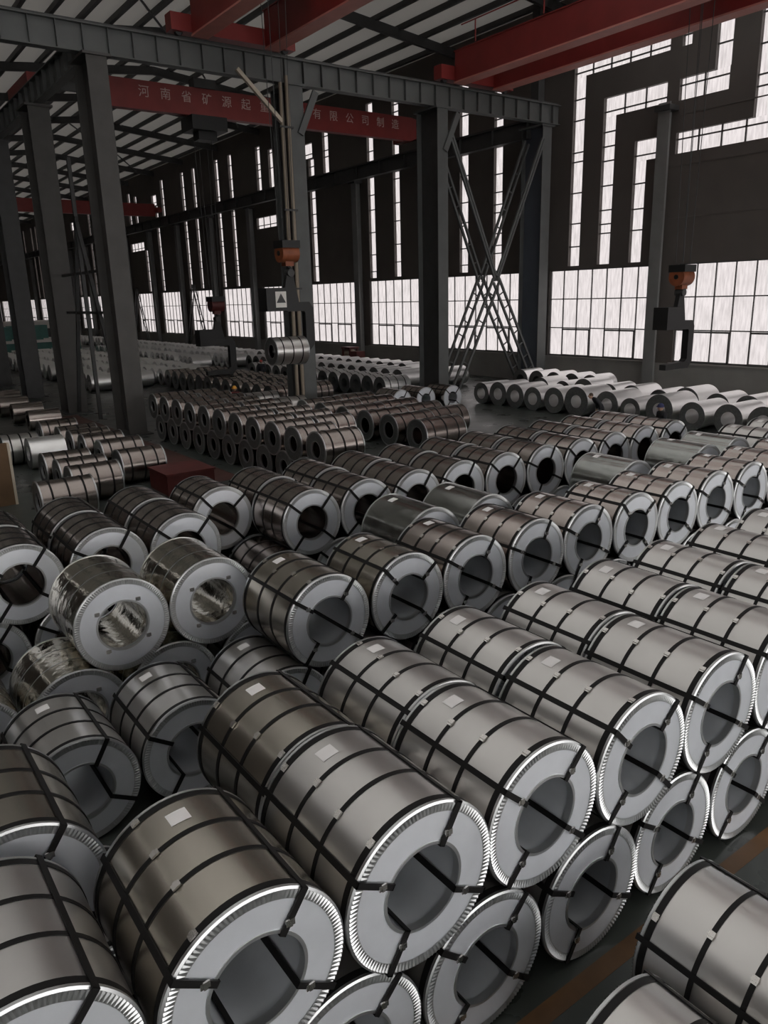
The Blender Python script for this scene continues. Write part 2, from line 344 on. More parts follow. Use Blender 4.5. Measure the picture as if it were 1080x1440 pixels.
# wall posts between windows
wl = [-26.35] + [-35.0] * 0 + [-45.35, -54.8, -64.2, -73.7, -83.2, -92.7, -102.1, -111.5, -120.9, -130.3, -139.7, -149.1, -158.5, -167.9, -177.3]
for i, x in enumerate(wl):
    e = tag(empty('wall_post', (x, WY - .05, 0)), ('grey wall post right of the empty hook, between big windows' if i == 0 else '%s pale wall post left of the corner column' % ORD[i - 1]), 'column')
    B(-.35, .35, -.6, -.55, 0, RB0 - .2).obj('flange', POST, e); B(-.04, .04, -.55, 0, 0, RB0 - .2).obj('web', POST, e); B(-.45, .45, -.8, .0, RB0 - .6, RB0 - .35).obj('corbel', STEELD, e)
def runway(name, a, b_, label, z0=RB0, z1=RB1, m=STEEL, step=1.5, side=1, w_=.45):
    a = Vector(a); b_ = Vector(b_); L_ = (b_ - a).length; ang = math.atan2(b_.y - a.y, b_.x - a.x)
    e = tag(empty(name, (a.x, a.y, 0), (0, 0, ang)), label, 'beam')
    B(0, L_, -.03, .03, z0 + .04, z1 - .04).obj('web', m, e)
    B(0, L_, -w_ / 2, w_ / 2, z0, z0 + .04).obj('flange', m, e); B(0, L_, -w_ / 2, w_ / 2, z1 - .04, z1).obj('flange', m, e)
    B(0, L_, -.05, .05, z1, z1 + .12).obj('crane_rail', STEELD, e)
    sm = None
    for k in range(int(L_ / step) + 1):
        if sm is None: sm = MB().box(-.012, .012, -w_ / 2 + .03, w_ / 2 - .03, z0 + .04, z1 - .04).me('stiffener', m)
        link('stiffener', sm, e, (min(max(.05, k * step), L_ - .05), 0, 0))
    return e
runway('runway_beam', (RX, -12, 0), (RX, 37.6, 0), 'grey stiffened runway beam crossing the top left, above the columns', m=STEEL, step=.98)
runway('runway_beam', (-34.6, 10.9, 0), (XW0 + 20, 10.9, 0), 'ribbed runway beam receding left from the massive column', m=STEEL, step=1.2)
runway('runway_beam', (RX - 1.2, 36.5, 0), (XW0 + 20, 36.5, 0), 'dark runway beam running along the glazed wall', 8.8 + C, 9.75 + C, STEELD, 3.0)
runway('runway_beam', (7.5, -12, 0), (7.5, 37.6, 0), 'far runway beam behind the viewer')
for y in (2, 19.75, 37): h_column(8.0, y, RB0 - .1, .75, 1.2, 'column behind the viewer carrying the far runway beam', group='columns behind the viewer')
# beige pipes beside the second column
e = tag(empty('pipe_pair', (RX + .52, 19.0, 0)), 'beige vertical pipes beside the column behind the hanging coil', 'pipe')
for k, dy in enumerate((-.12, .2)):
    MB().tube((0, dy, 0), (0, dy, RB0 + (.2 if k else -.1)), .09, 12).obj('pipe', BEIGE, e)
for z in (2.5, 6, 9.5, 13): B(-.05, .1, -.3, .4, z, z + .08).obj('pipe_clip', STEELD, e)
MB().bar((.0, -2.2, 9.55 + C), (.0, -.15, 7.7 + C), .16, .16).obj('lit_brace', CREAM, e)  # light falling on the brace is put into its cream colour
# laced X bracing between third column and corner column
e = tag(empty('laced_bracing', (RX, 28.45, 0)), 'ladder-like crossed bracing between slim column and corner column', 'bracing')
def laced(p, q, gap, rung, m=STEEL, wd=.12):
    p = Vector(p); q = Vector(q); d = (q - p).normalized(); n = Vector((0, -d.z, d.y)) * gap / 2
    if n.y < 0: n = -n
    for s in (-1, 1): MB().bar(p + n * s, q + n * s, wd, wd).obj('chord', m, e)
    k = int((q - p).length / rung); rb = MB().bar(-n, n, .06, .06).me('rung', m)
    for i in range(1, k): link('rung', rb, e, p + d * (i * rung))
cz = .75 + C
for dx in (.35, -.95):
    laced((dx, 4.0, cz), (dx, .75, .05), .5, .85); laced((dx, 4.0, cz), (dx, 7.55, .05), .5, .85)
    laced((dx, 4.0, cz), (dx, .5, 8.3 + C), .32 if dx < 0 else .16, 1.1); laced((dx, 4.0, cz), (dx, 7.6, 8.5 + C), .32 if dx < 0 else .16, 1.1)
# the same bracing far down the wall and beside the left columns
for (x, y0, y1, lab) in ((-43.5, 0, 0, None),):
    e = tag(empty('laced_bracing', (-43.5, 10.9, 0)), 'dark laced bracing frame between the left columns', 'bracing')
    for (a, c) in (((9.0, 0, .1), (4.6, 0, 9.5)), ((.9, 0, .1), (4.8, 0, 9.5)), ((4.7, 0, .1), (4.7, 0, 12))): MB().bar(a, c, .16, .16).obj('chord', STEELD, e)
    for z in (5.2, 7.0): MB().bar((1.2, 0, z), (8.6, 0, z), .12, .12).obj('rung', STEELD, e)
for (xc, lab) in ((-88.1, 'faint ladder bracing against the far window beside the hanging hook'), (-107.5, 'faint ladder bracing against the far window by the massive column')):
    e = tag(empty('laced_bracing', (xc, WY - .9, -.08)), lab, 'bracing')
    for s in (-1, 1):
        for g in (-.35, .35): MB().bar((s * 3.0 + g, 0, .1), (0 + g, 0, 7.6), .1, .1).obj('chord', STEELD, e)
        for k in range(1, 9):
            t = k / 9; MB().bar((s * 3.0 * (1 - t) - .35, 0, 7.6 * t), (s * 3.0 * (1 - t) + .35, 0, 7.6 * t), .07, .07).obj('rung', STEELD, e)

# ------------------------------------------------------------------ cranes
GZ = 10.55 + C
def crane(ya, yb, label, hook_x, hook_y):
    e = tag(empty('overhead_crane', (0, (ya + yb) / 2, GZ)), label, 'crane'); y0 = (ya + yb) / 2
    for yc in (ya, yb):
        B(RX + .35, 7.2, yc - .33 - y0, yc + .33 - y0, .07, 1.45).obj('girder', CRANE, e)
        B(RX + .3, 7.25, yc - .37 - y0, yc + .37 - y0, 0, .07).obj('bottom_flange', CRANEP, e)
        B(RX + .3, 7.25, yc - .37 - y0, yc + .37 - y0, 1.45, 1.5).obj('top_flange', CRANE, e)
    for x in (RX, 7.5):
        B(x - .3, x + .3, ya - 1.2 - y0, yb + 1.2 - y0, .15, .8).obj('end_carriage', CRANE, e)
        for yy in (ya - .8, yb + .8): MB().tube((x - .1, yy - y0, .18), (x + .1, yy - y0, .18), .16, 16).obj('wheel', STEELD, e)
    B(hook_x - 1.0, hook_x + 1.0, ya - y0, yb - y0, 1.55, 2.3).obj('trolley', STEELD, e)
    MB().tube((hook_x - .7, -1, 2.35), (hook_x - .7, 1.0, 2.35), .35, 20).obj('hoist_drum', CRANE, e)
    for k in range(7):
        x = RX + 2 + k * 4.5; B(x, x + .05, ya - .5 - y0, ya - .45 - y0, 1.5, 2.5).obj('rail_post', CRANE, e)
    B(RX + 1, 6, ya - .5 - y0, ya - .46 - y0, 2.45, 2.5).obj('hand_rail', CRANE, e)
    return e
H1 = (-30.0, 16.95); H2 = (-20.5, 31.1)
crane(29.65, 32.4, 'red double-girder crane at the upper right, above the empty hook', *H2)
crane(15.31, 18.68, 'red double-girder crane at the upper left, above the hanging coil', *H1)
# far crane with lettering, spanning from the left runway to the wall
GX = -44.6
e = tag(empty('overhead_crane', (GX, 11, 10.0 + C)), 'red lettered crane girder spanning beyond the near runway beam', 'crane')
b = MB(); h0, h1 = 0.0, 1.42
b.prism([(0, 0), (.5, 0), (.5, 1.42), (0, 1.42)], 3.2, 23.9)
g = b.obj('girder', CRANE, e)
b = MB(); b.add([(0, 23.9, 0), (.5, 23.9, 0), (.5, 23.9, 1.42), (0, 23.9, 1.42), (0, 25.2, .55), (.5, 25.2, .55), (.5, 25.2, 1.2), (0, 25.2, 1.2)], [(0, 1, 5, 4), (1, 2, 6, 5), (2, 3, 7, 6), (3, 0, 4, 7), (4, 5, 6, 7)]); b.obj('girder_end', CRANE, e)
for x in (.15,): B(x, x + .2, .0, 3.2, .5, .9).obj('girder_neck', STEELD, e)
for y in (.0, 25.4): B(-3.2, 1.1, y - .25, y + .25, .45, .95).obj('end_carriage', CRANE, e)
B(-.7, .9, 8.2, 10.3, -.75, -.02).obj('trolley', BLACKM, e); B(-.3, .5, 8.7, 9.8, -1.2, -.75).obj('hoist_block', BLACKM, e)
B(-.1, .6, 8.6, 9.9, 1.42, 1.9).obj('hoist_motor', STEELD, e)
txt = '河南省矿源起重机械有限公司制造'
for i, ch in enumerate(txt):
    cu_ = bpy.data.curves.new('character', 'FONT'); cu_.body = ch; cu_.size = .62; cu_.align_x = 'CENTER'; cu_.extrude = .004
    t = bpy.data.objects.new('character', cu_); COL.objects.link(t)
    dg = bpy.context.evaluated_depsgraph_get(); me = bpy.data.meshes.new_from_object(t.evaluated_get(dg)); bpy.data.objects.remove(t)
    me.materials.clear(); me.materials.append(LETTER)
    o = link('character', me, e, (.51, 5.75 + i * 1.2, .67), (PI / 2, 0, PI / 2))
# far red crane in the distance at the left
e = tag(empty('overhead_crane', (-96, 11, 10.0 + C)), 'small distant red crane girder between the left columns', 'crane')
B(0, .6, .4, 25.2, 0, 1.4).obj('girder', CRANE, e); B(-1, 1.6, -.2, .3, .4, .95).obj('end_carriage', CRANE, e); B(-1, 1.6, 25.1, 25.6, .4, .95).obj('end_carriage', CRANE, e)

def hook_block(x, y, z, ztop, label, m=ORANGE):
    e = tag(empty('hook_block', (x, y, z)), label, 'hook block')
    MB().tube((-.0, -.40, .5), (.0, .40, .5), .38, 24).obj('sheave_cover', m, e)
    MB().tube((.0, -.44, .5), (.0, .44, .5), .1, 12).obj('sheave_pin', BLACKM, e)
    B(-.4, .4, -.42, .42, .7, 1.0).obj('top_guard', BLACKM, e)
    B(-.18, .18, -.2, .2, -.02, .25).obj('swivel', m, e)
    b = MB()                                  # the hook itself: a tapering J of short tubes
    P = [(0, 0, .05)] + [(0, .19 * math.sin(t), -.27 - .19 * math.cos(t) + .0) if True else 0 for t in [PI - .2 - i * .45 for i in range(10)]]
    for i in range(len(P) - 1): b.tube(P[i], P[i + 1], .09 - .006 * i, 8, .09 - .006 * (i + 1))
    b.obj('hook', BLACKM, e)
    for k in range(4): MB().tube((-.18 + .36 * (k % 2), -.25 + .5 * (k // 2), 1.1), (-.3 + .6 * (k % 2), -.4 + .8 * (k // 2), ztop - z), .016, 6).obj('wire_rope', STEELD, e)
    return e
def c_hook(x, y, z, label, s=1.0, sign=False):
    """z = underside of the lower arm; opening towards -Y; arms along Y"""
    e = tag(empty('coil_c_hook', (x, y, z)), label, 'lifting hook')
    prof = [(-.95, 0), (.72, 0), (1.0, .3), (1.0, 1.85), (.82, 2.1), (-.3, 2.1), (-.3, 1.72), (.55, 1.72), (.6, 1.65), (.6, .42), (.45, .3), (-.95, .24)]
    n = len(prof); V = [(-.16, a, c) for a, c in prof] + [(.16, a, c) for a, c in prof]
    tri = [(0, 1, 10, 11), (1, 2, 9, 10), (2, 3, 8, 9), (3, 4, 7, 8), (4, 5, 6, 7)]
    F = [tuple(reversed(f)) for f in tri] + [tuple(i + n for i in f) for f in tri] + [(i, (i + 1) % n, n + (i + 1) % n, n + i) for i in range(n)]
    MB().add(V, F).obj('frame', BLACKM, e)
    B(-.36, .36, -1.35, -.3, 1.75, 2.7).obj('counterweight', BLACKM, e)
    b = MB(); b.add([(-.1, -.45, 2.1), (-.1, .35, 2.1), (-.1, .1, 3.35), (-.1, -.15, 3.35), (.1, -.45, 2.1), (.1, .35, 2.1), (.1, .1, 3.35), (.1, -.15, 3.35)], [(3, 2, 1, 0), (4, 5, 6, 7), (0, 1, 5, 4), (1, 2, 6, 5), (2, 3, 7, 6), (3, 0, 4, 7)]); b.obj('lug', BLACKM, e)
    MB().tube((-.2, -.02, 3.3), (.2, -.02, 3.3), .16, 14).obj('lug_pin', STEELD, e)
    if sign:
        p = B(.362, .37, -.93, -.42, 1.9, 2.55).obj('warning_sign', WHITEP, e)
        MB().prism([(-.22, .12), (.22, .12), (0, .5)], -.004, .004).obj('warning_triangle', STEELD, p, (.375, -.675, 1.97), (0, 0, PI / 2))
    return e
hook_block(H1[0], H1[1], 1.38 + C, GZ + 1.6, 'orange and black hook block above the hanging coil')
c_hook(H1[0], H1[1] + .05, -2.22 + C, 'black lifting hook with a warning sign, carrying the hanging coil', sign=True)
hook_block(H2[0], H2[1], .0 + C, GZ + 1.6, 'orange hook block in front of the right hand window')
c_hook(H2[0], H2[1], -3.55 + C + .1, 'empty lifting hook in front of the right hand window')
hook_block(GX + .25, 20.0, -.72 + C, 8.8 + C, 'dark red hook block against the far window', REDM)
c_hook(GX + .25, 20.0, -4.32 + C, 'black lifting hook far off, left of the hanging coil')

# ------------------------------------------------------------------ steel coils
R0, W0, RB = .6, 1.2, .32
_mc = {}
def cached(k, fn):
    if k not in _mc: _mc[k] = fn()
    return _mc[k]
def m_mantle(R, W, r, m, mi, seg, bo):
    def f():
        b = MB(); b.strip((0, R), (-W, R), seg); n1 = len(b.F)
        b.strip((0, r), (0, R), seg, False); b.strip((-W, R), (-W, r), seg, False); b.strip((-W, r), (0, r), seg)
        n2 = seg; me = mesh('mantle', b.V, b.F, [m, mi, bo], b.S, [0] * n1 + [1] * (len(b.F) - n1 - n2) + [2] * n2); return me
    return cached(('man', R, W, r, m.name, mi.name, seg, bo.name), f)
def m_cover(R, r, seg, m):
    return cached(('cov', R, r, seg, m.name), lambda: MB().strip((.004, r - .005), (.004, R * .9), seg, False).strip((-.03, r - .005), (.004, r - .005), seg).strip((.004, R * .9), (-.002, R * .9), seg).me('end_cover', m))
def m_crimp(R, n):
    def f():
        b = MB(); V = []; F = []
        for i in range(2 * n):
            a = PI * i / n; o = .007 if i % 2 else .016
            V += [(.007, R * .885 * math.cos(a), R * .885 * math.sin(a)), (o, R * .985 * math.cos(a), R * .985 * math.sin(a))]
        k = 2 * n; F = [(2 * i, 2 * ((i + 1) % k), 2 * ((i + 1) % k) + 1, 2 * i + 1) for i in range(k)]
        b.add(V, F, False); b.strip((.008, R * .985), (.0, R + .007), 72); b.strip((.0, R + .007), (-.022, R + .007), 72); b.strip((-.022, R + .007), (-.022, R), 72)
        return b.me('crimped_edge_ring', RING)
    return cached(('cr', R, n), f)
def m_lip(r):
    return cached(('lip', r), lambda: MB().strip((.012, r + .015), (.012, r - .008), 48, False).strip((.0, r + .015), (.012, r + .015), 48).strip((.012, r - .008), (-.05, r - .008), 48).me('bore_lip', RING))
def m_band(R, wd=.036, seg=64, t=.005):
    return cached(('band', R, wd, seg), lambda: MB().strip((wd / 2, R + t), (-wd / 2, R + t), seg).strip((wd / 2, R), (wd / 2, R + t), seg, False).strip((-wd / 2, R + t), (-wd / 2, R), seg, False).me('band_strap', STRAP))
def m_eye(R, W, r, a, wd=.046):
    def f():
        b = MB(); h = wd / 2
        b.box(-W - .012, .026, -h, h, R + .001, R + .012)          # along the outside (radial direction = +Z)
        b.box(.014, .026, -h, h, r - .02, R + .012); b.box(-W - .026, -W - .012, -h, h, r - .02, R + .012)
        b.box(-W - .012, .026, -h, h, r - .02, r - .010)
        c, s_ = math.cos(a - PI / 2), math.sin(a - PI / 2)
        b.V = [(x, y * c - z * s_, y * s_ + z * c) for x, y, z in b.V]
        return b.me('eye_strap', STRAP)
    return cached(('eye', R, W, r, round(a, 3)), f)
BUCKLE = B(-.022, .022, -.03, .03, 0, .012).box(-.026, .026, -.012, .012, .006, .017).me('buckle', BUCK)
def m_label(R, wd=.13, hgt=.14):
    return cached(('lab', R), lambda: MB().strip((wd / 2, R + .003), (-wd / 2, R + .003), 6, True, -hgt / R / 2, hgt / R / 2).me('paper_label', PAPER))
def bands_for(W, style):
    if style == 'two': return [-.052, -W * .36, -W * .65, -W + .052]
    if style == 'three': return [-W * .2, -W * .5, -W * .8]
    if style == 'four': return [-.06, -W * .35, -W * .65, -W + .06]
    return []
def coil(x, y, z, label, group, R=R0, W=W0, r=RB, axis='X', style='two', m=None, lod=2, paper=True, spin=None, cover=COVER, face=None):
    """face centre at (x,y,z); the body runs to -X (axis X) or +Y (axis Y)"""
    m = m or GALV
    rz = 0 if axis == 'X' else -PI / 2
    rnd = random.Random(int(x * 97) * 31 + int(y * 89) * 17 + int(z * 10)); sp = rnd.choice((-.21, -.14, -.07, 0, .07, .14, .21)) if spin is None else spin
    seg = {3: 72, 2: 56, 1: 36, 0: 24}[lod]
    if lod == 0:
        def f():
            b = MB(); b.strip((0, R), (-W, R), seg); n1 = len(b.F); b.strip((0, r), (0, R), seg, False); b.strip((-W, R), (-W, r), seg, False); b.strip((-W, r), (0, r), seg); n2 = len(b.F)
            for q in bands_for(W, style): b.strip((q + .03, R + .008), (q - .03, R + .008), seg)
            return mesh('steel_coil', b.V, b.F, [m, cover, STRAP], b.S, [0] * n1 + [1] * (n2 - n1) + [2] * (len(b.F) - n2))
        o = link('steel_coil', cached(('far', R, W, r, style, m.name, cover.name), f), None, (x, y, z), (0, 0, rz)); tag(o, label, 'coil', group); return o
    e = tag(empty('steel_coil', (x, y, z), (0, 0, rz)), label, 'coil', group)
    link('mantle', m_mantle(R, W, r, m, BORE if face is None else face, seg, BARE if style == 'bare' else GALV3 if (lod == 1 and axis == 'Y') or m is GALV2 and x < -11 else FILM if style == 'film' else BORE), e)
    if style == 'bare': return e
    link('end_cover', m_cover(R, r, seg, cover), e); 
    if lod >= 2:
        link('end_cover', m_cover(R, r, seg, cover), e, (-W, 0, 0), (0, 0, PI))
        link('crimped_edge_ring', m_crimp(R, 120), e); link('crimped_edge_ring', m_crimp(R, 120), e, (-W, 0, 0), (0, 0, PI))
        link('bore_lip', m_lip(r), e)
    if style in ('two', 'three', 'four'):
        for q in bands_for(W, style):
            s = link('band_strap', m_band(R, .05 if lod > 1 and q in (-.052, -W + .052) else .038 if lod > 1 else .05, seg, .006 if lod > 1 else .008), e, (q, 0, 0))
            if lod >= 3:
                a = 2.05 + sp + rnd.uniform(-.12, .12); link('buckle', BUCKLE, s, (0, (R + .005) * math.cos(a), (R + .005) * math.sin(a)), (a - PI / 2, 0, 0))
        if lod == 1 and axis == 'Y':
            for q in (.004, -W - .004): link('rim', cached(('rim', R), lambda: MB().strip((.01, R + .012), (-.03, R + .012), 36).strip((.01, R * .94), (.01, R + .012), 36, False).me('rim', RING)), e, (q, 0, 0), (0, 0, 0 if q > 0 else PI))
            link('bore_lip', m_lip(r), e)
        else:
          for k in range(4):
            a = math.radians(52 + 90 * k) + sp
            s = link('eye_strap', m_eye(R, W, r, a), e)
            if lod >= 3: link('buckle', BUCKLE, s, (.024, R * .66 * math.cos(a), R * .66 * math.sin(a)), (a - PI / 2, 0, 0) if False else (0, PI / 2, 0) if k % 2 else (0, PI / 2, 0))
    if style == 'film':
        for k in range(4):
            a = math.radians(50 + 90 * k) + sp; link('clip', BUCKLE, e, (.006, R * .62 * math.cos(a), R * .62 * math.sin(a)), (0, PI / 2, 0))
        for q in (-W * .33, -W * .66): link('seam_tape', cached(('tape', R), lambda: MB().strip((.01, R + .002), (-.01, R + .002), 56).me('seam_tape', RING)), e, (q, 0, 0))
    if paper and lod >= 2 and style != 'film':
        a = 1.75 + rnd.uniform(-.12, .12); link('paper_label', m_label(R), e, (-W * (.8 if style != 'plain' else .75), 0, 0), (a, 0, 0))
    return e
ZB, ZT = .63, 1.67
def ord_(i, n): return ORD[i] if i < len(ORD) else 'far'
def row(x, ys, z, desc, where, lod=2, **kw):
    for i, y in enumerate(ys):
        k = dict(kw); d = desc
        if isinstance(y, tuple): y, ex = y; k.update({a: v for a, v in ex.items() if a != 'desc'}); d = ex.get('desc', desc)
        xx = k.pop('x', x); zz = k.pop('z', z)
        coil(xx + random.uniform(-.02, .02), y, zz, '%s, %s from the left in the %s' % (d, ord_(i, 0), where), 'coils in the ' + where, lod=lod, **k)
def mids(a): return [(p + q) / 2 for p, q in zip(a, a[1:])]
OL = {'m': GALVO}
R1T = [(.22, {'x': -3.5}), (1.46, OL), (2.70, {'R': .62, 'z': 1.69}), 3.93, 5.13, 6.34, 7.56, 8.78, 10.0]
R1B = [-.36, .86, 2.08, 3.31, 4.52, 5.72, 6.94, 8.16, 9.38]
row(-3.41, R1T, ZT, 'black-strapped steel coil', 'top layer of nearest row', 3)
row(-3.41, R1B, ZB, 'strapped floor coil', 'bottom layer of nearest row', 3)
R2T = [(.46, {'x': -4.93, 'm': GALVO}), (2.72, OL), 3.94, 5.15, 6.36, 7.58, 8.8, 10.02, 11.24]
R2B = [-.26, .95, 2.16, 3.37, 4.58, 5.79, 7.0, 8.21, 9.42, 10.63]
row(-4.67, R2T, ZT, 'black-strapped steel coil with paper label', 'second top row', 3)
row(-4.67, R2B, ZB, 'half-hidden steel coil', 'second row on the floor', 2)
R3T = [4.62, 5.88, 7.09, 8.36, 9.57, 10.78, 11.99, 13.22, 14.43, 15.65, 16.87, 18.1]
row(-7.63, [(4.62, OL), (5.88, OL)] + R3T[2:], ZT, 'strapped steel coil with bright end face', 'third top row', 3, m=GALV2)
row(-7.58, [.22, 1.47, 2.72, 3.96] + mids(R3T), ZB, 'strapped steel coil', 'third row on the floor', 2)
FL = {'style': 'film', 'm': FILM, 'desc': 'film-wrapped glossy unstrapped coil'}
PL = {'style': 'plain', 'm': WRAP, 'desc': 'plain grey-wrapped unstrapped coil'}
R3bT = [(2.54, FL), (3.76, FL), (7.6, PL), (8.86, PL), (12.92, PL), (15.42, PL), (16.66, PL), 18.2, 19.5]
row(-9.2, R3bT, ZT, 'strapped steel coil', 'fourth top row', 2)
row(-9.2, [(.66, FL), (1.9, FL), (3.14, FL), 4.36, 5.6, 6.98, 8.22, 9.48, 10.9, 12.28, 13.55, 14.79, 16.02, 17.27, 18.8], ZB, 'strapped steel coil', 'fourth row on the floor', 2)
R4T = [1.85, 3.12, 4.36, 6.74, 7.96, 9.17, 10.4, 11.65, 12.9, 14.1, 15.3, 16.55, 17.8]
row(-11.58, R4T, ZT, 'strapped brownish steel coil', 'fifth top row', 2, style='two', m=GALV2, paper=False)
row(-11.58, [1.24, 2.49, 3.74, 4.95, 6.16, 7.37, 8.57, 9.79, 11.02, 12.26, 13.5, 14.71, 15.92, 17.17, 18.4], ZB, 'strapped brownish steel coil', 'fifth row on the floor', 2, m=GALV2, paper=False)
R4bT = [1.85, 3.12, 4.36, 5.6, 6.82, 8.05, 9.27, 10.5, 11.72, 12.95, 14.17, 15.4, 16.62, 17.85]
row(-12.9, R4bT, ZT, 'strapped brownish steel coil', 'sixth top row', 2, m=GALV2, paper=False)
row(-12.9, [1.2] + mids(R4bT) + [18.46], ZB, 'strapped brownish steel coil', 'sixth row on the floor', 1, m=GALV2, paper=False)
# two coils across the aisle, lower right corner
for i, (x, y) in enumerate(((-1.10, 3.45), (-1.46, 4.75))):
    coil(x, y, ZB, ('nearest pale coil in the bottom right corner' if i == 0 else 'pale strapped coil beside the aisle at the lower right edge'), 'coils across the aisle', lod=3, W=1.25, paper=False)

# middle stack, faces towards the viewer's left (axis Y)
RM, WM, rM = .53, 1.35, .25
XS = [-18.8 - 1.32 * k for k in range(11)]
for k, x in enumerate(XS):
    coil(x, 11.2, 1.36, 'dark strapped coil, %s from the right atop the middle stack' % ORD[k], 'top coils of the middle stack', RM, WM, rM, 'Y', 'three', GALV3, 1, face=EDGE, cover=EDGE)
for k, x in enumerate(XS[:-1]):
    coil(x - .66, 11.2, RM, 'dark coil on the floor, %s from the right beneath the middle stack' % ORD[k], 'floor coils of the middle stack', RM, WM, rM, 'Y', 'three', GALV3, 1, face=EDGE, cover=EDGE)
for k, x in enumerate(XS[2:]):
    coil(x, 12.7, 1.36, 'brown strapped coil, %s from the right in the back row of the middle stack' % ORD[k], 'back coils of the middle stack', RM, WM, rM, 'Y', 'three', GALV3, 1, face=EDGE, cover=EDGE)
for k, x in enumerate(XS[2:-1]):
    coil(x - .66, 12.7, RM, 'half-hidden floor coil, %s from the right under the back of the middle stack' % ORD[k], 'hidden coils of the middle stack', RM, WM, rM, 'Y', 'three', GALV3, 0, cover=EDGE)
# brown block right of the middle stack
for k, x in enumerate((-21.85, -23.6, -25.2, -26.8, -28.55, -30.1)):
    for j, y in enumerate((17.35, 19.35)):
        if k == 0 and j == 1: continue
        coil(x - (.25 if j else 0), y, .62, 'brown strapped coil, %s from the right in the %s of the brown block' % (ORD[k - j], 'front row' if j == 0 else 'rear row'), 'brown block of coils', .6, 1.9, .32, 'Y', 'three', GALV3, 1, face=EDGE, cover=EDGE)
for k, (x, y) in enumerate(((-29.6, 22.6), (-29.6, 24.1), (-29.2, 25.5))):
    coil(x, y, .62, 'brown coil with pale end face, %s from the left beyond the brown block' % ORD[k], 'coils turned sideways beyond the brown block', .6, 1.5, .3, 'X', 'three', GALV3, 1)
# bright bare coils before the windows on the right
fx = [(-29.8, .55), (-28.55, .61), (-27.35, .60), (-26.15, .57), (-24.8, .61), (-23.45, .68), (-22.0, .62), (-20.75, .52), (-19.3, .66), (-17.75, .57), (-16.2, .6), (-14.8, .62), (-13.4, .6), (-12.0, .64)]
for k, (x, R) in enumerate(fx):
    coil(x, 28.0 + .35 * (k > 5), R, 'bright bare coil, %s from the left before the big window' % ORD[k], 'bright coils before the window', R, 1.9, .3, 'Y', 'bare', BARE, 1, face=EDGE)
for k in range(12):
    x = -28.6 + 1.45 * k; R = (.6, .55, .66, .58)[k % 4]
    coil(x, 31.2 + .1 * (k % 2), R, 'bright bare coil, %s from the left in the rear row before the big window' % ORD[k], 'bright coils in the rear row before the window', R, 1.7, .3, 'Y', 'bare', BARE, 1, face=EDGE)
for k in range(5):
    coil(-32.6 + 1.3 * k, 33.8, .6, 'bright bare coil, %s from the left nearest the wall by the corner column' % ORD[k], 'bright coils nearest the wall', .6, 1.6, .3, 'Y', 'bare', BARE, 0, cover=EDGE)
# long rows on the far floor towards the windows
def far_row(xs, y, desc, grp, R=.6, W=1.5, m=BARE, style='bare', cover=EDGE):
    for k, x in enumerate(xs): coil(x, y, R + .02, '%s, %s from the right' % (desc, ORD[k]), grp, R, W, .28, 'Y', style, m, 0, cover=cover)
far_row([-35.6 - 1.22 * k for k in range(14)], 25.6, 'small far coil in the front row beyond the columns', 'front row beyond the columns', W=1.8, style='three')
far_row([-38.4 - 1.27 * k for k in range(17)], 29.0, 'small far coil in the middle row beyond the columns', 'middle row beyond the columns', W=1.9)
far_row([-41.8 - 1.3 * k for k in range(17)], 32.0, 'small far coil in the rear row beyond the columns', 'rear row beyond the columns', W=1.7)
coil(-37.4, 31.6, .62, 'white bare coil at the foot of the ladder bracing', 'coils at the foot of the bracing', .6, 1.9, .3, 'Y', 'bare', BARE, 0, cover=EDGE)
far_row([-36.5 - 1.3 * k for k in range(12)], 19.0, 'grey-green strapped coil in the field behind the middle stack', 'field behind the middle stack', W=1.5, m=GALV2, style='three')
far_row([-36.5 - 1.3 * k for k in range(12)], 21.2, 'grey strapped coil in the second field row behind the middle stack', 'second field row', W=1.5, m=GALV2, style='three')
coil(-34.3, 16.6, .62, 'shiny strapped coil right of the worker in the yellow helmet', 'single coils by the worker', .6, 1.6, .3, 'Y', 'three', GALV, 1, face=EDGE, cover=EDGE)
coil(-31.4, 17.6 - 1.2, .62, 'large shiny coil below the hanging coil', 'single coils by the worker', .62, 1.7, .3, 'Y', 'three', GALV, 1, face=EDGE, cover=EDGE)
# beyond that nobody could count them: one field of far coils
b = MB()
def far_blob(x, y, R, W, n=14):
    if -122.5 < x < -91 and 12 < y < 31.5: return
    q = MB(); q.strip((0, R), (-W, R), n); q.strip((0, .28), (0, R), n, False); q.strip((-W, R), (-W, .28), n, False)
    b.add([(x - v[1] * 1.0, y - v[0], R + v[2]) for v in q.V], q.F, True)
for y in (25.6, 29.0, 32.0):
    for k in range(48): far_blob(-62.5 - 1.35 * k - random.random() * .2, y + random.uniform(-.15, .15), .58, 1.7)
for y in (14.5, 17, 19.2, 21.4):
    for k in range(40): far_blob(-53.0 - 1.4 * k - random.random() * .3, y + random.uniform(-.2, .2), .57, 1.5)
o = b.obj('distant_coils', BARE); o['kind'] = 'stuff'; tag(o, 'mass of tiny coils on the floor far down the hall', 'coils')
b = MB()
for y in (-2, 1, 4, 7):
    for k in range(30): 
        if random.random() < .75: far_blob(-38.0 - 1.5 * k - random.random() * .5, y + random.uniform(-.6, .6), random.uniform(.45, .62), 1.4)
o = b.obj('shadowed_coils', GALV2); o['kind'] = 'stuff'; tag(o, 'dark jumble of coils behind the left columns', 'coils')
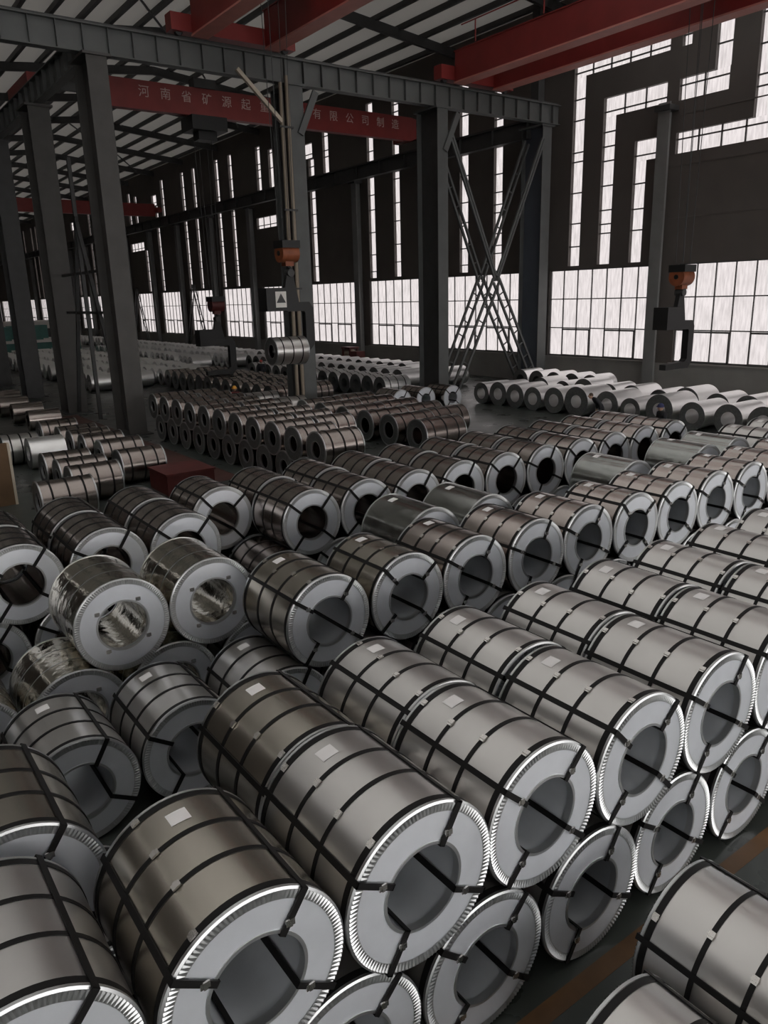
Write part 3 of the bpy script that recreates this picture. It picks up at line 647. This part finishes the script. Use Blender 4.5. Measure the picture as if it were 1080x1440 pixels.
# loose coils on the floor of the dark left bay
LEFT = [(-30.9, 7.0), (-29.65, 7.1), (-28.4, 7.2), (-26.7, 7.3), (-24.4, 7.2), (-25.5, 5.2), (-24.15, 5.3), (-22.85, 5.3), (-21.3, 4.1), (-33.0, 6.8)]
for k, (x, y) in enumerate(LEFT):
    coil(x, y, .56, 'dusty strapped coil on the floor of the dark left bay, %s from the back' % ORD[k], 'coils on the floor of the left bay', .55, 1.4, .26, 'Y', 'three', GALV3, 1, face=EDGE, cover=EDGE)
coil(-29.0, 5.5, .55, 'shiny unstrapped silver coil on the dark left floor', 'silver coils at the left', .55, 1.2, .26, 'Y', 'bare', BARE, 1, face=EDGE)
coil(-30.3, 4.9, .55, 'silver coil at the left edge behind the brown board', 'silver coils at the left', .55, 1.2, .26, 'Y', 'three', GALV, 1, face=EDGE, cover=EDGE)
# the hanging coil
coil(H1[0], H1[1] - 1.05, -2.14 + C, 'strapped coil hanging in the air from the lifting hook', None, .59, 1.55, .3, 'Y', 'three', GALV, 1, face=EDGE, cover=EDGE)

# ------------------------------------------------------------------ odds and ends
e = tag(empty('brown_board', (-24.0, 3.5, 0)), 'brown upright board with pale edge at the left border', 'board')
B(-.1, .1, -1.6, .5, 0, 1.8).obj('panel', BROWNB, e); B(-.11, .12, .5, .57, 0, 1.8).obj('edge_strip', CREAM, e)
e = tag(empty('red_box', (-22.5, 8.55, 0)), 'low red steel box on the floor by the middle stack', 'box')
B(-.75, .75, -.75, .75, 0, .6).obj('body', REDM, e); B(-.79, .79, -.79, .79, .6, .66).obj('lid', REDM, e)
e = tag(empty('red_machine', (-52.0, 34.6, 0)), 'small red machine frame below the wall post, on the far coils', 'machine')
for x in (-.5, .5):
    for y in (-.35, .35): B(x - .06, x + .06, y - .06, y + .06, 0, 1.75).obj('post', REDM, e)
B(-.6, .6, -.45, .45, 1.65, 1.8).obj('head', REDM, e); MB().tube((-.4, 0, 1.3), (.4, 0, 1.3), .32, 18).obj('roller', CREAM, e); B(.7, 1.5, -.4, .4, 0, 1.5).obj('cabinet', REDM, e)
for k, (x, y, ln) in enumerate(((-96, 18, 10), (-100, 22.5, 8))):
    e = tag(empty('green_machine', (x, y, 0)), ('long green processing line far off between the left columns' if k == 0 else 'second green machine bed behind the long processing line'), 'machine')
    B(-1.2, 1.2, -ln / 2, ln / 2, 0, 1.6).obj('bed', GREENM, e); B(-1.3, 1.3, -ln / 2 - .2, ln / 2 + .2, 1.6, 1.9).obj('table', WHITEP, e)
    for j in range(3): B(-1.0, 1.0, -ln / 2 + j * ln / 3 + .3, -ln / 2 + j * ln / 3 + 1.8, 1.9, 3.4).obj('stand', GREENM, e)
e = tag(empty('white_cabin', (-118, 26, 0)), 'white cabin far off at the left, before the windows', 'cabin')
B(-3, 3, -5, 5, 0, 3.4).obj('body', WHITEP, e); B(-3.2, 3.2, -5.2, 5.2, 3.4, 3.6).obj('roof', WHITEP, e)
for j in range(4): B(3.0, 3.03, -4.4 + 2.4 * j, -2.8 + 2.4 * j, 1.2, 2.6).obj('window_pane', STEELD, e)

# ------------------------------------------------------------------ people
def person(x, y, z, rz, label, helmet, cloth, bend=0.0, cap=None):
    """standing worker 1.7 m tall; bend = forward lean of the torso (radians)"""
    e = tag(empty('person', (x, y, z), (0, 0, rz)), label, 'person')
    V = []; E_ = []; Rr = []
    def v(p, r): V.append(Vector(p)); Rr.append(r); return len(V) - 1
    def T(p):      # lean everything above the hips about the hip axis
        p = Vector(p)
        if p.z <= .92: return p
        q = p - Vector((0, 0, .92)); c, s = math.cos(bend), math.sin(bend)
        return Vector((q.x * c + q.z * s, q.y, -q.x * s + q.z * c)) + Vector((0, 0, .92))
    pel = v(T((0, 0, .93)), .145); wai = v(T((0, 0, 1.1)), .14); che = v(T((.01, 0, 1.32)), .165); nek = v(T((.01, 0, 1.47)), .06)
    E_ += [(pel, wai), (wai, che), (che, nek)]
    for s in (-1, 1):
        hp = v((0, s * .1, .86), .10); kn = v((.03, s * .11, .48), .07); an = v((-.01, s * .11, .1), .05); to = v((.14, s * .12, .05), .045); E_ += [(pel, hp), (hp, kn), (kn, an), (an, to)]
        sh = v(T((.0, s * .2, 1.4)), .075); el = v(T((.02, s * .26, 1.13)), .055); wr = v(T((.16, s * .24, .93)), .042); E_ += [(che, sh), (sh, el), (el, wr)]
    me = bpy.data.meshes.new('body'); me.from_pydata(V, E_, []); ob = bpy.data.objects.new('body', me); COL.objects.link(ob)
    ob.modifiers.new('skin', 'SKIN'); 
    for i, sv in enumerate(me.skin_vertices[0].data): sv.radius = (Rr[i], Rr[i]); sv.use_root = (i == 0)
    sb = ob.modifiers.new('sub', 'SUBSURF'); sb.levels = 1; sb.render_levels = 1
    dg = bpy.context.evaluated_depsgraph_get(); m2 = bpy.data.meshes.new_from_object(ob.evaluated_get(dg)); bpy.data.objects.remove(ob)
    m2.materials.clear(); m2.materials.append(cloth); m2.polygons.foreach_set('use_smooth', [True] * len(m2.polygons)); link('body', m2, e)
    def blob(name, c, rx, ry, rz_, m, lo=-1.0, hi=1.0, n=14):
        b = MB(); Vv = []; rings = 10
        for i in range(rings + 1):
            h = lo + (hi - lo) * i / rings; r = math.sqrt(max(0.0, 1 - h * h)) + .001
            Vv += [(c[0] + rx * r * math.cos(2 * PI * j / n), c[1] + ry * r * math.sin(2 * PI * j / n), c[2] + rz_ * h) for j in range(n)]
        F = [(i * n + j, i * n + (j + 1) % n, (i + 1) * n + (j + 1) % n, (i + 1) * n + j) for i in range(rings) for j in range(n)]
        b.add(Vv, F, True); b.add(Vv[-n:], [tuple(range(n))]); b.add(Vv[:n], [tuple(range(n - 1, -1, -1))]); return b.obj(name, m, e)
    hc = T((.03, 0, 1.6))
    blob('head', hc, .095, .078, .12, SKIN)
    b = MB(); b.tube(hc + Vector((.09, 0, 0)), hc + Vector((.115, 0, -.03)), .018, 8, .022); b.obj('nose', SKIN, e)
    for s in (-1, 1):
        blob('ear', hc + Vector((-.005, s * .08, -.005)), .02, .012, .03, SKIN, n=8); blob('eye', hc + Vector((.082, s * .032, .012)), .014, .014, .01, CLOTHD, n=8)
        w0 = T((.16, s * .24, .93)); hnd = MB(); hnd.tube(w0, w0 + Vector((.05, 0, -.07)), .035, 8, .04)
        for k in range(4): hnd.tube(w0 + Vector((.05, (k - 1.5) * .019, -.07)), w0 + Vector((.07 - .004 * abs(k - 1), (k - 1.5) * .021, -.15 + .01 * abs(k - 1))), .009, 6, .007)
        hnd.tube(w0 + Vector((.03, -s * .035, -.04)), w0 + Vector((.075, -s * .05, -.09)), .011, 6, .008); hnd.obj('hand', SKIN, e)
    blob('hair', hc + Vector((-.012, 0, .018)), .098, .083, .115, HAIR, -.1, 1.0)
    if helmet is not None:
        blob('helmet', hc + Vector((0, 0, .03)), .125, .105, .13, helmet, 0, 1.0)
        MB().tube(hc + Vector((.02, 0, .025)), hc + Vector((.02, 0, .04)), .14, 16).obj('helmet_brim', helmet, e)
    return e
person(-20.4, 26.0, 0, -2.2, 'worker in dark clothes bending before the bright coils', None, CLOTHD, .75)
person(-15.9, 23.6, 0, -2.0, 'worker with navy cap in front of a bright coil bore', CLOTHN, CLOTHD, .1)
person(-33.3, 15.6, 0, -.6, 'worker in a yellow-orange helmet behind the middle stack', HELMY, CLOTHR)
person(-46.8, 24.0, 0, -.6, 'distant worker in a red helmet before the far coils', HELMR, CLOTHD)
